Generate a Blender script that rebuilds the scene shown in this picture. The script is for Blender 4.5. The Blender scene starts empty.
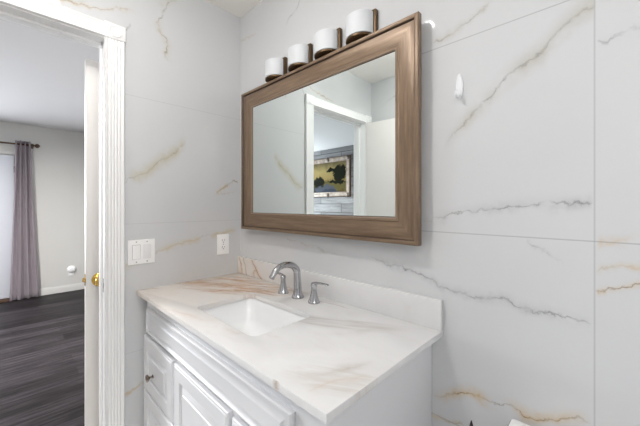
import bpy, bmesh, math, random
from mathutils import Vector, Matrix
random.seed(7)
S = bpy.context.scene
COL = S.collection
PI = math.pi

# ------------------------------------------------------------------ camera
cam_d = bpy.data.cameras.new('camera')
cam_d.sensor_width = 36.0
cam_d.lens = 36.0 * 304.22 / 640.0
cam_d.shift_y = -7.6 / 640.0
cam_d.clip_start = 0.02
cam = bpy.data.objects.new('camera', cam_d)
COL.objects.link(cam)
cam.location = (1.6455, -0.996, 1.3153)
cam.rotation_euler = (PI / 2, 0, math.radians(44.139))
S.camera = cam

# ------------------------------------------------------------------ world, light, exposure
S.view_settings.view_transform = 'Standard'
S.view_settings.look = 'None'
S.view_settings.gamma = 1.0
S.view_settings.use_curve_mapping = False
S.view_settings.exposure = 0.2
S.cycles.use_denoising = True
S.cycles.max_bounces = 12
S.cycles.diffuse_bounces = 7
S.cycles.glossy_bounces = 6
S.cycles.sample_clamp_indirect = 6.0
S.cycles.caustics_reflective = False
S.cycles.caustics_refractive = False
W = bpy.data.worlds.new('daylight'); S.world = W; W.use_nodes = True
W.node_tree.nodes['Background'].inputs[0].default_value = (0.75, 0.85, 1.0, 1)
W.node_tree.nodes['Background'].inputs[1].default_value = 1.5


def area(name, loc, rot, sx, sy, power, col=(1, 1, 1), shape='RECTANGLE'):
    d = bpy.data.lights.new(name, 'AREA'); d.shape = shape
    d.size = sx
    if shape == 'RECTANGLE': d.size_y = sy
    d.energy = power; d.color = col
    o = bpy.data.objects.new(name, d); COL.objects.link(o)
    o.location = loc; o.rotation_euler = rot
    return o


KEY, FILL, GLOBE, BED, SKYL = 5.6, 25.0, 46.0, 104.0, 135.0
# daylight entering through the bedroom window
area('window_daylight', (-4.30, -2.75, 1.5), (0, -PI / 2, 0), 1.2, 1.3, SKYL, (0.86, 0.93, 1.0))


# ------------------------------------------------------------------ materials
def lin(c):
    r = []
    for v in c[:3]:
        v = v / 255.0
        r.append(v / 12.92 if v <= 0.04045 else ((v + 0.055) / 1.055) ** 2.4)
    return (r[0], r[1], r[2], 1.0)


class NT:
    def __init__(s, name):
        s.m = bpy.data.materials.new(name); s.m.use_nodes = True
        s.t = s.m.node_tree; s.b = s.t.nodes['Principled BSDF']

    def n(s, typ, **kw):
        nd = s.t.nodes.new(typ)
        for k, v in kw.items(): setattr(nd, k, v)
        return nd

    def put(s, sock, v):
        if hasattr(v, 'is_linked') or isinstance(v, bpy.types.NodeSocket): s.t.links.new(v, sock)
        else: sock.default_value = v

    def math(s, op, a, b=None, clamp=False):
        nd = s.n('ShaderNodeMath', operation=op); nd.use_clamp = clamp
        s.put(nd.inputs[0], a)
        if b is not None: s.put(nd.inputs[1], b)
        return nd.outputs[0]

    def mix(s, f, a, b, mode='MIX'):
        nd = s.n('ShaderNodeMix', data_type='RGBA', blend_type=mode)
        s.put(nd.inputs[0], f); s.put(nd.inputs[6], a); s.put(nd.inputs[7], b)
        return nd.outputs[2]

    def pos(s):
        g = s.n('ShaderNodeNewGeometry'); x = s.n('ShaderNodeSeparateXYZ')
        s.t.links.new(g.outputs['Position'], x.inputs[0])
        s.P = g.outputs['Position']
        return x.outputs

    def noise(s, scale, detail=3, vec=None, rough=0.5, dist=0.0):
        nd = s.n('ShaderNodeTexNoise')
        nd.inputs['Scale'].default_value = scale; nd.inputs['Detail'].default_value = detail
        nd.inputs['Roughness'].default_value = rough; nd.inputs['Distortion'].default_value = dist
        s.put(nd.inputs['Vector'], s.P if vec is None else vec)
        return nd.outputs[0]

    def scaled(s, v3, vec=None):
        nd = s.n('ShaderNodeVectorMath', operation='MULTIPLY')
        s.put(nd.inputs[0], s.P if vec is None else vec); nd.inputs[1].default_value = v3
        return nd.outputs[0]

    def ramp(s, f, stops):
        nd = s.n('ShaderNodeValToRGB'); e = nd.color_ramp.elements
        while len(e) < len(stops): e.new(0.5)
        for el, (p, c) in zip(e, stops): el.position = p; el.color = c
        s.put(nd.inputs[0], f)
        return nd.outputs[0]

    def bump(s, h, strength=0.3, dist=0.002):
        nd = s.n('ShaderNodeBump'); nd.inputs['Strength'].default_value = strength
        nd.inputs['Distance'].default_value = dist
        s.put(nd.inputs['Height'], h); s.t.links.new(nd.outputs[0], s.b.inputs['Normal'])

    def vein(s, col, u, w, pts, wc, cs, cc, wh=0.0, hs=0.0, hc=None, ends=(8, 8), mod=None):
        pts = sorted(pts); us = [p[0] for p in pts]; ws = [p[1] for p in pts]
        u0, u1, w0, w1 = us[0], us[-1], min(ws), max(ws)
        dw = max(w1 - w0, 1e-4)
        slope = math.sqrt(1 + ((ws[-1] - ws[0]) / (u1 - u0)) ** 2)
        uu = s.math('DIVIDE', s.math('SUBTRACT', u, u0), u1 - u0)
        fc = s.n('ShaderNodeFloatCurve'); c = fc.mapping.curves[0]
        q = [((a - u0) / (u1 - u0), (b - w0) / dw) for a, b in pts]
        c.points[0].location = q[0]; c.points[1].location = q[-1]
        for a in q[1:-1]: c.points.new(*a)
        fc.mapping.update()
        s.put(fc.inputs['Value'], uu)
        f = s.math('ADD', s.math('MULTIPLY', fc.outputs[0], dw), w0)
        d = s.math('ABSOLUTE', s.math('SUBTRACT', w, f))
        m = s.math('MINIMUM', s.math('MULTIPLY', uu, ends[0], True), s.math('MULTIPLY', s.math('SUBTRACT', 1.0, uu), ends[1], True))
        if hs > 0:
            h = s.math('SUBTRACT', 1.0, s.math('DIVIDE', d, wh * slope), True)
            h = s.math('MULTIPLY', s.math('MULTIPLY', s.math('MULTIPLY', h, h), m), hs)
            if mod is not None: h = s.math('MULTIPLY', h, mod[1], True)
            col = s.mix(h, col, hc)
        k = s.math('SUBTRACT', 1.0, s.math('DIVIDE', d, wc * slope), True)
        k = s.math('MULTIPLY', s.math('MULTIPLY', s.math('MULTIPLY', k, k), m), cs)
        if mod is not None: k = s.math('MULTIPLY', k, mod[0])
        return s.mix(k, col, cc)

    def line(s, col, w, at, half, c, f=1.0):
        d = s.math('ABSOLUTE', s.math('SUBTRACT', w, at))
        return s.mix(s.math('MULTIPLY', s.math('LESS_THAN', d, half), f), col, c)

    def out(s, col, rough=0.5, metal=0.0, **kw):
        s.put(s.b.inputs['Base Color'], col); s.put(s.b.inputs['Roughness'], rough)
        s.b.inputs['Metallic'].default_value = metal
        for k, v in kw.items(): s.put(s.b.inputs[k], v)
        return s.m


def plain(name, c, rough=0.5, metal=0.0, var=0.03, scale=6.0, **kw):
    m = NT(name); m.pos()
    n = m.noise(scale, 2)
    c0 = lin(c); lo = tuple(x * (1 - var) for x in c0[:3]) + (1,); hi = tuple(min(1, x * (1 + var)) for x in c0[:3]) + (1,)
    return m.out(m.mix(n, lo, hi), rough, metal, **kw)


GREY, TAN, BRN = lin((112, 112, 116)), lin((196, 176, 140)), lin((120, 98, 70))
GOLD = lin((204, 180, 142))


def tile_material(name, axis, veins, joints, jf=.6):
    m = NT(name); x, y, z = m.pos()
    u = (x, y)[axis]
    n1 = m.noise(9.0, 4); n2 = m.noise(36.0, 6, rough=.65); n3 = m.noise(2.2, 3)
    base = m.mix(n3, lin((205, 206.4, 208.4)), lin((214, 215.2, 216.6)))
    jit = m.math('ADD', m.math('MULTIPLY', m.math('SUBTRACT', n1, 0.5), 0.050), m.math('MULTIPLY', m.math('SUBTRACT', n2, 0.5), 0.034))
    zj = m.math('ADD', z, jit); uj = m.math('ADD', u, jit)
    core_mod = m.math('MULTIPLY', m.math('SUBTRACT', m.noise(20.0, 4, rough=.6), 0.36), 4.0, True)
    halo_mod = m.math('MULTIPLY', m.math('SUBTRACT', m.noise(9.0, 4), 0.36), 5.5, True)
    col = base
    for v in veins:
        pts = v['p']
        if v.get('ax') == 'z': a, b = z, uj; pts = [(p[1], p[0]) for p in pts]
        else: a, b = u, zj
        col = m.vein(col, a, b, pts, v.get('wc', .005), v.get('cs', .6), v.get('cc', GREY), v.get('wh', .02), v.get('hs', .3), v.get('hc', lin((190, 190, 192))), v.get('e', (8, 8)), (core_mod, halo_mod))
    for j in joints[0]: col = m.line(col, z, j, .0015, lin((160, 161, 164)), jf)
    for j in joints[1]: col = m.line(col, u, j, .0016, lin((160, 161, 164)), jf * .75)
    m.out(col, 0.045)
    m.b.inputs['IOR'].default_value = 1.42
    return m.m


LG = lin((184, 185, 188))
back_veins = [
    dict(p=[(1.612, 1.814), (1.573, 1.792), (1.551, 1.776), (1.522, 1.749), (1.512, 1.735), (1.476, 1.713), (1.426, 1.684), (1.38, 1.633), (1.333, 1.599), (1.279, 1.549), (1.241, 1.503)], cs=.6, wc=.007, wh=.045, hs=.95, hc=lin((190, 188, 180)), e=(6, 60)),
    dict(p=[(1.385, 1.92), (1.333, 1.891), (1.291, 1.876), (1.257, 1.867), (1.197, 1.86)], cs=.5, wc=.006, wh=.028, hs=.7, hc=lin((192, 189, 180))),
    dict(p=[(1.90, 1.76), (1.74, 1.715), (1.686, 1.711), (1.655, 1.712), (1.613, 1.706)], cs=.55, wc=.006, e=(60, 6)),
    dict(p=[(1.161, 1.244), (1.257, 1.281), (1.333, 1.295), (1.38, 1.305), (1.443, 1.311), (1.501, 1.316), (1.545, 1.319), (1.608, 1.331)], cs=.7, wc=.006, wh=.034, hs=.8, hc=LG, e=(5, 50)),
    dict(p=[(1.469, 1.223), (1.507, 1.194), (1.551, 1.162)], cs=.35, wh=.015, hs=.3),
    dict(p=[(.93, 1.112), (1.021, 1.101), (1.092, 1.091), (1.145, 1.085), (1.197, 1.070), (1.254, 1.045), (1.318, 1.041), (1.385, 1.045), (1.403, 1.051), (1.455, 1.036), (1.494, 1.031), (1.559, 1.026), (1.605, 1.023)], cs=.7, wc=.006, wh=.03, hs=.7, hc=LG, e=(7, 40)),
    dict(p=[(.40, 1.150), (.484, 1.142), (.607, 1.128), (.758, 1.102), (.83, 1.096)], cs=.35, wh=.018, hs=.4, hc=lin((205, 202, 194))),
    dict(p=[(1.90, 1.27), (1.686, 1.241), (1.649, 1.233), (1.612, 1.226)], cs=.1, wh=.02, hs=.5, hc=GOLD, cc=TAN, e=(40, 6)),
    dict(p=[(1.612, 1.154), (1.643, 1.169), (1.686, 1.181), (1.9, 1.22)], cs=.25, wc=.006, cc=BRN, wh=.018, hs=.55, hc=GOLD, e=(50, 6)),
    dict(p=[(1.61, 1.108), (1.635, 1.115), (1.663, 1.126), (1.686, 1.138), (1.9, 1.19)], cs=.75, wc=.005, cc=BRN, wh=.016, hs=.6, hc=GOLD, e=(50, 6)),
    dict(p=[(1.20, .674), (1.255, .704), (1.318, .738), (1.347, .740), (1.377, .730), (1.398, .727), (1.438, .743), (1.462, .738), (1.485, .739), (1.537, .760), (1.579, .781), (1.605, .785)], cs=.75, wc=.006, cc=BRN, wh=.036, hs=.85, hc=GOLD, e=(5, 10)),
    dict(p=[(1.18, .60), (1.244, .622), (1.276, .626), (1.31, .626)], cs=.4, wc=.005, cc=BRN, wh=.016, hs=.5, hc=GOLD),
    dict(p=[(.56, 2.33), (.50, 2.278), (.46, 2.259), (.429, 2.23)], cs=.6, wc=.005, wh=.02, hs=.3),
    dict(p=[(.008, 2.318), (.096, 2.308), (.178, 2.294)], cs=.3, wh=.02, hs=.4, hc=TAN, e=(20, 4)),
]
left_veins = [
    dict(p=[(-.307, 2.405), (-.38, 2.385), (-.43, 2.338), (-.455, 2.27), (-.467, 2.235), (-.462, 2.197), (-.429, 2.165), (-.422, 2.116), (-.429, 2.093), (-.38, 2.048)], ax='z', cs=.75, wc=.007, cc=lin((125, 118, 104)), wh=.035, hs=.55, hc=lin((196, 188, 170))),
    dict(p=[(-.95, 2.15), (-.81, 2.175), (-.768, 2.182), (-.733, 2.181), (-.699, 2.188), (-.63, 2.225), (-.56, 2.24)], cs=.5, wc=.006, cc=BRN, wh=.02, hs=.5, hc=TAN),
    dict(p=[(-.62, 2.12), (-.606, 2.137), (-.585, 2.17)], cs=.7, wc=.008, cc=lin((130, 130, 125)), wh=.02, hs=.4),
    dict(p=[(-.63, 1.40), (-.608, 1.415), (-.59, 1.44), (-.569, 1.449), (-.521, 1.479), (-.494, 1.505), (-.458, 1.541), (-.419, 1.569), (-.359, 1.623), (-.326, 1.657)], cs=.55, wc=.006, cc=lin((150, 148, 142)), wh=.055, hs=1.0, hc=lin((194, 189, 170)), e=(30, 12)),
    dict(p=[(-.62, 1.0), (-.59, 1.043), (-.481, 1.075), (-.4, 1.105), (-.266, 1.131), (-.146, 1.150), (-.019, 1.172)], cs=.45, wc=.006, cc=lin((165, 150, 125)), wh=.032, hs=.95, hc=lin((203, 192, 168)), e=(20, 15)),
    dict(p=[(-.63, .43), (-.61, .433), (-.543, .449), (-.45, .47)], cs=.4, wc=.006, cc=TAN, wh=.018, hs=.8, hc=TAN, e=(20, 10)),
    dict(p=[(-.16, 1.393), (-.146, 1.398), (-.108, 1.423), (-.07, 1.443), (-.016, 1.458)], cs=1.0, wc=.010, cc=lin((140, 118, 88)), wh=.03, hs=.9, hc=lin((205, 195, 172)), e=(14, 20)),
    dict(p=[(-.18, 1.372), (-.10, 1.388), (-.016, 1.403)], cs=.2, wh=.018, hs=.4, hc=lin((200, 198, 190))),
]
M = {}
M['tile_back'] = tile_material('marble_tile_vanity_wall', 0, back_veins, ([0.618, 1.2276, 1.837], [1.6094, 2.83]))
M['tile_left'] = tile_material('marble_tile_door_wall', 1, left_veins, ([0.618, 1.2276, 1.837], []), .28)
M['tile_plain'] = tile_material('marble_tile_other_walls', 0, [
    dict(p=[(.1, 2.2), (.4, 2.3), (.8, 2.28), (1.2, 2.4)], cs=.4, wh=.03, hs=.4),
    dict(p=[(.6, 1.4), (1.0, 1.55), (1.4, 1.72), (1.7, 1.8)], cs=.4, wh=.03, hs=.4)], ([0.618, 1.2276, 1.837], [0.9, 2.1]))
M['ceiling'] = plain('ceiling_paint', (243, 240, 235), .9, var=.01)
M['bed_ceiling'] = plain('bedroom_ceiling_paint', (214, 212, 213), .9, var=.015, scale=2)
M['bed_wall'] = plain('bedroom_wall_paint', (203, 202, 199), .85, var=.01)
M['trim'] = plain('white_trim_paint', (242, 242, 242), .35, var=.01)
M['door'] = plain('white_door_paint', (232, 229, 226), .4, var=.01)
M['door_grey'] = plain('exterior_door_paint', (205, 208, 216), .45, var=.01)
M['cab'] = plain('white_lacquer', (226, 227, 230), .36, var=.01)
M['porcelain'] = plain('porcelain', (243, 244, 245), .08, var=.004)
M['plastic'] = plain('white_plastic', (252, 252, 252), .3, var=.004)
M['plastic_dull'] = plain('white_plastic_rocker', (238, 238, 239), .35, var=.004)
M['slot'] = plain('dark_slot', (60, 58, 56), .6)
M['nickel'] = plain('brushed_nickel', (188, 188, 191), .13, 1.0, var=.05, scale=30)
M['knob'] = plain('bronze_nickel_knob', (150, 138, 128), .25, 1.0, var=.05)
M['brass'] = plain('brass', (214, 176, 92), .22, 1.0, var=.06)
M['steel'] = plain('dull_steel', (150, 150, 155), .35, 1.0)
M['bronze'] = plain('dark_bronze', (92, 72, 50), .4, .7, var=.25, scale=25)
M['rod'] = plain('rod_bronze', (92, 74, 60), .4, .8)
M['shade'] = plain('opal_glass', (216, 219, 222), .55, var=.005)
M['acrylic'] = plain('clear_white_acrylic', (238, 240, 243), .12, var=.004)
M['mirror'] = plain('mirror_silver', (240, 247, 245), .0, 1.0, var=0)
M['black'] = plain('black_rubber', (28, 24, 26), .5)
M['plum'] = plain('dark_plum_plastic', (46, 26, 34), .4)
M['threshold'] = plain('brown_threshold', (84, 62, 48), .5, var=.2, scale=14)
M['bathfloor'] = plain('bath_floor_tile', (222, 220, 216), .35, var=.05)
M['label'] = plain('frame_core', (120, 96, 80), .6)


def wood_material(name, vert):
    m = NT(name); m.pos()
    sc = (90, 90, 6) if vert else (6, 90, 90)
    g = m.noise(1.0, 4, m.scaled(sc), .6)
    g2 = m.noise(1.0, 3, m.scaled((220, 220, 30) if vert else (30, 220, 220)), .6)
    col = m.ramp(g, [(.25, lin((108, 89, 71))), (.5, lin((130, 108, 87))), (.75, lin((150, 128, 105)))])
    col = m.mix(m.math('MULTIPLY', g2, .35), col, lin((92, 74, 57)))
    m.out(col, .38, .3)
    m.bump(g2, .15, .0006)
    return m.m


M['frame_h'] = wood_material('champagne_wood_rail', False)
M['frame_v'] = wood_material('champagne_wood_stile', True)
M['bead'] = plain('dark_shaded_line', (70, 54, 44), .4, .2)  # dark line; shade along the glass edge is put into this colour
M['bead_light'] = plain('lit_champagne_bead', (150, 130, 112), .3, .5)  # paler lip, light falling on the bead put into its colour


def stone_material(name, splash):
    m = NT(name); x, y, z = m.pos()
    n1 = m.noise(10.0, 4); n2 = m.noise(45.0, 3)
    st = m.noise(1.0, 5, m.scaled((5, 16, 9)), .6, .8)
    cl = m.noise(1.0, 4, m.scaled((3.2, 6, 5)), .55, .6)
    fade = m.math('SUBTRACT', 1.0, m.math('DIVIDE', m.math('SUBTRACT', x, .05), .75), True)
    if splash: fade = m.math('SUBTRACT', 1.0, m.math('DIVIDE', x, .42), True)
    white = m.mix(cl, lin((210, 210, 211)), lin((236, 236, 236)))
    col = m.mix(m.math('MULTIPLY', fade, .8), white, lin((233, 225, 216)))
    # soft tan clouding towards the corner
    tb = m.math('MULTIPLY', m.math('MULTIPLY', m.math('SUBTRACT', cl, .42), 4.0, True), m.math('POWER', fade, 1.4))
    col = m.mix(m.math('MULTIPLY', tb, .5), col, lin((214, 190, 164)))
    gb = m.math('MULTIPLY', m.math('SUBTRACT', st, .54), 4.0, True)
    col = m.mix(m.math('MULTIPLY', gb, .35), col, lin((206, 203, 199)))
    jit = m.math('ADD', m.math('MULTIPLY', m.math('SUBTRACT', n1, .5), .05), m.math('MULTIPLY', m.math('SUBTRACT', n2, .5), .02))
    yj = m.math('ADD', y, jit); xj = m.math('ADD', x, jit)
    cm = m.math('MULTIPLY', m.math('SUBTRACT', m.noise(18.0, 3), .25), 2.6, True)
    hm = m.math('MULTIPLY', m.math('SUBTRACT', m.noise(11.0, 3), .25), 2.4, True)
    B1, B2 = lin((142, 108, 82)), lin((200, 164, 134))
    if not splash:
        s_ = m.math('ADD', m.math('MULTIPLY', x, .88), m.math('MULTIPLY', y, .47)); t_ = m.math('SUBTRACT', m.math('MULTIPLY', y, .88), m.math('MULTIPLY', x, .47))
        cv = m.n('ShaderNodeCombineXYZ'); m.put(cv.inputs[0], m.math('MULTIPLY', s_, 5.0)); m.put(cv.inputs[1], m.math('MULTIPLY', t_, 34.0))
        sn = m.noise(1.0, 5, cv.outputs[0], .62, .6)
        cv2 = m.n('ShaderNodeCombineXYZ'); m.put(cv2.inputs[0], m.math('MULTIPLY', s_, 7.0)); m.put(cv2.inputs[1], m.math('MULTIPLY', t_, 70.0))
        sn2 = m.noise(1.0, 5, cv2.outputs[0], .62, .6)
        def zone(cx, cy, rs, rt):
            a_ = m.math('DIVIDE', m.math('SUBTRACT', s_, .88 * cx + .47 * cy), rs); b_ = m.math('DIVIDE', m.math('SUBTRACT', t_, .88 * cy - .47 * cx), rt)
            return m.math('SUBTRACT', 1.0, m.math('ADD', m.math('MULTIPLY', a_, a_), m.math('MULTIPLY', b_, b_)), True)
        zm = m.math('MAXIMUM', m.math('MULTIPLY', zone(.10, -.265, .22, .075), 1.5, True), zone(.28, -.18, .42, .16))
        k1 = m.math('MULTIPLY', m.math('MULTIPLY', m.math('SUBTRACT', sn, .40), 5.0, True), m.math('MULTIPLY', zm, 1.3, True))
        col = m.mix(m.math('MULTIPLY', k1, .85), col, lin((202, 174, 148)))
        k2 = m.math('MULTIPLY', m.math('MULTIPLY', m.math('SUBTRACT', sn2, .52), 7.0, True), m.math('MULTIPLY', zm, 1.3, True))
        col = m.mix(m.math('MULTIPLY', k2, .95), col, lin((138, 104, 78)))
    if not splash:
        for p, cs, wc, hs, wh in (
                ([(.005, -.385), (.023, -.330), (.061, -.288), (.157, -.244), (.26, -.19), (.34, -.15)], .7, .012, 1.5, .075),
                ([(.10, -.275), (.157, -.250), (.318, -.194), (.397, -.150), (.53, -.122)], .9, .009, 1.2, .04),
                ([(.22, -.35), (.262, -.322), (.296, -.285), (.324, -.235), (.413, -.195), (.453, -.172), (.57, -.14)], 1.0, .009, 1.2, .032),
                ([(.01, -.18), (.096, -.150), (.214, -.101), (.315, -.062)], .8, .009, 1.2, .045),
                ([(.05, -.12), (.12, -.085), (.22, -.05)], .7, .008, 1.0, .035),
                ([(.34, -.12), (.46, -.09), (.60, -.07)], .5, .005, .5, .02),
                ([(.69, -.085), (.709, -.078), (.781, -.057), (.90, -.045)], .7, .004, .4, .012),
                ([(.36, -.57), (.401, -.553), (.545, -.517), (.642, -.489)], .12, .006, .25, .03),
                ([(.70, -.50), (.777, -.486), (.825, -.440), (.93, -.411)], .1, .005, .2, .03)):
            col = m.vein(col, x, yj, p, wc, cs, B1, wh, hs, B2, (6, 6), (cm, hm))
        G1 = lin((190, 184, 178))
        zg = m.math('MAXIMUM', zone(1.17, -.46, .14, .07), zone(.95, -.20, .25, .06))
        kg = m.math('MULTIPLY', m.math('MULTIPLY', m.math('SUBTRACT', sn, .38), 4.0, True), m.math('MULTIPLY', zg, 1.6, True))
        col = m.mix(m.math('MULTIPLY', kg, .7), col, lin((198, 192, 186)))
        col = m.vein(col, y, xj, [(-.545, 1.165), (-.498, 1.168), (-.452, 1.196), (-.386, 1.222)], .006, .2, lin((176, 158, 140)), .03, .8, lin((206, 196, 186)), (6, 6), (cm, hm))
        col = m.vein(col, y, xj, [(-.50, 1.11), (-.455, 1.144), (-.409, 1.158), (-.372, 1.176), (-.32, 1.2)], .006, .1, G1, .035, .9, G1, (5, 5), (cm, hm))
        col = m.vein(col, y, xj, [(-.30, .98), (-.26, 1.02), (-.18, 1.06), (-.10, 1.14)], .006, .05, G1, .04, .5, G1, (5, 5), (cm, hm))
        col = m.vein(col, y, xj, [(-.57, .005), (-.535, .012), (-.50, .022), (-.47, .05)], .007, .8, B1, .015, .6, B2, (8, 6), (cm, hm))
        d = m.math('ABSOLUTE', m.math('SUBTRACT', xj, 1.085))
        k = m.math('MULTIPLY', m.math('SUBTRACT', 1.0, m.math('DIVIDE', d, .02), True), m.math('LESS_THAN', y, -.559))
        col = m.mix(m.math('MULTIPLY', k, .6), col, lin((140, 112, 78)))
    else:
        for p, cs, wc, hs, wh in (
                ([(.020, 1.006), (.045, .95), (.061, .90)], .9, .006, .9, .016),
                ([(.058, 1.006), (.085, .95), (.104, .90)], .95, .006, .7, .016),
                ([(.160, 1.006), (.185, .965), (.210, .935), (.26, .905)], .9, .007, 1.0, .03),
                ([(.185, .95), (.165, .925), (.20, .905)], .6, .006, .8, .03)):
            q = sorted([(b, a) for a, b in p])
            col = m.vein(col, z, xj, q, wc, cs, B1, wh, hs, B2, (30, 30), (cm, hm))
    m.out(col, .16)
    return m.m


M['stone'] = stone_material('marble_counter', False)
M['splash'] = stone_material('marble_backsplash', True)


def floor_material():
    m = NT('grey_vinyl_plank'); x, y, z = m.pos()
    cb = m.n('ShaderNodeCombineXYZ'); m.put(cb.inputs[0], y); m.put(cb.inputs[1], x)
    br = m.n('ShaderNodeTexBrick'); m.t.links.new(cb.outputs[0], br.inputs['Vector'])
    br.inputs['Scale'].default_value = 1.0; br.inputs['Brick Width'].default_value = 1.2; br.inputs['Row Height'].default_value = .15
    br.inputs['Mortar Size'].default_value = .0016; br.inputs['Mortar'].default_value = lin((48, 45, 47))
    br.inputs['Color1'].default_value = lin((36, 33, 34)); br.inputs['Color2'].default_value = lin((62, 58, 61))
    g = m.noise(1.0, 6, m.scaled((46, 2.6, 1)), .72, .5)
    g2 = m.noise(1.0, 4, m.scaled((120, 7, 1)), .6)
    k = m.ramp(g, [(.36, (.28, .27, .27, 1)), (.5, (.8, .79, .8, 1)), (.62, (1.5, 1.47, 1.51, 1))])
    col = m.mix(1.0, br.outputs[0], k, 'MULTIPLY')
    col = m.mix(m.math('MULTIPLY', g2, .35), col, lin((28, 25, 25)))
    m.out(col, .45); m.b.inputs['Specular IOR Level'].default_value = .07
    return m.m


M['vinyl'] = floor_material()


def plank_wall_material():
    m = NT('weathered_plank_wall'); x, y, z = m.pos()
    cb = m.n('ShaderNodeCombineXYZ'); m.put(cb.inputs[0], x); m.put(cb.inputs[1], m.math('ADD', z, .015))
    br = m.n('ShaderNodeTexBrick'); m.t.links.new(cb.outputs[0], br.inputs['Vector'])
    br.inputs['Scale'].default_value = 1.0; br.inputs['Brick Width'].default_value = 1.1; br.inputs['Row Height'].default_value = .17
    br.inputs['Mortar Size'].default_value = .006; br.inputs['Mortar'].default_value = lin((64, 61, 60))
    br.inputs['Color1'].default_value = lin((112, 112, 114)); br.inputs['Color2'].default_value = lin((142, 142, 144))
    g = m.noise(1.0, 5, m.scaled((2.5, 1, 30)), .65, .4)
    col = m.mix(m.math('MULTIPLY', m.math('SUBTRACT', g, .42), 2.5, True), br.outputs[0], lin((90, 88, 88)))
    m.out(col, .8); m.b.inputs['Specular IOR Level'].default_value = .1
    return m.m


M['planks'] = plank_wall_material()


def curtain_material():
    m = NT('taupe_satin'); m.pos()
    g = m.noise(1.0, 3, m.scaled((60, 60, 4)), .5)
    m.out(m.mix(g, lin((176, 166, 172)), lin((206, 196, 203))), .38)
    m.b.inputs['Sheen Weight'].default_value = .3
    return m.m


M['satin'] = curtain_material()


def painting_material():
    m = NT('landscape_painting'); x, y, z = m.pos()
    n = m.noise(9.0, 4); n2 = m.noise(30.0, 6, rough=.7)
    dx = m.math('ADD', x, m.math('MULTIPLY', m.math('SUBTRACT', n2, .5), .22))
    dz = m.math('ADD', z, m.math('MULTIPLY', m.math('SUBTRACT', n, .5), .18))
    t = m.math('DIVIDE', m.math('SUBTRACT', dz, 1.55), .62)
    col = m.ramp(t, [(0, lin((34, 34, 20))), (.36, lin((64, 60, 34))), (.5, lin((120, 104, 66))), (.75, lin((128, 114, 76))), (1, lin((84, 76, 54)))])

    def blob(col, cx, cz, rx, rz, c):
        a = m.math('DIVIDE', m.math('SUBTRACT', dx, cx), rx); b = m.math('DIVIDE', m.math('SUBTRACT', dz, cz), rz)
        r = m.math('ADD', m.math('MULTIPLY', a, a), m.math('MULTIPLY', b, b))
        return m.mix(m.math('MULTIPLY', m.math('SUBTRACT', 1.2, r), 2.5, True), col, c)
    col = blob(col, -2.30, 1.70, .40, .10, lin((78, 72, 42)))
    col = blob(col, -2.62, 1.64, .30, .09, lin((62, 66, 74)))
    col = blob(col, -2.48, 1.60, .22, .05, lin((48, 53, 62)))
    col = blob(col, -2.80, 1.80, .17, .11, lin((20, 22, 14)))
    col = blob(col, -2.26, 1.95, .14, .17, lin((20, 22, 14)))
    col = blob(col, -2.14, 1.98, .08, .14, lin((20, 22, 14)))
    col = blob(col, -2.46, 2.02, .10, .05, lin((20, 22, 14)))
    col = blob(col, -2.30, 1.79, .22, .03, lin((20, 22, 14)))
    col = blob(col, -2.16, 1.59, .10, .05, lin((70, 60, 36)))
    m.out(col, .8); m.b.inputs['Specular IOR Level'].default_value = .03
    return m.m


M['canvas'] = painting_material()


def ornate_frame_material():
    m = NT('carved_cream_frame'); m.pos()
    n = m.noise(14.0, 4)
    m.out(m.ramp(n, [(.3, lin((98, 82, 70))), (.5, lin((128, 112, 98))), (.7, lin((142, 128, 114)))]), .5)
    return m.m


M['carved'] = ornate_frame_material()
M['carved_dark'] = plain('carved_brown', (78, 60, 48), .5, var=.2, scale=20)


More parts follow.
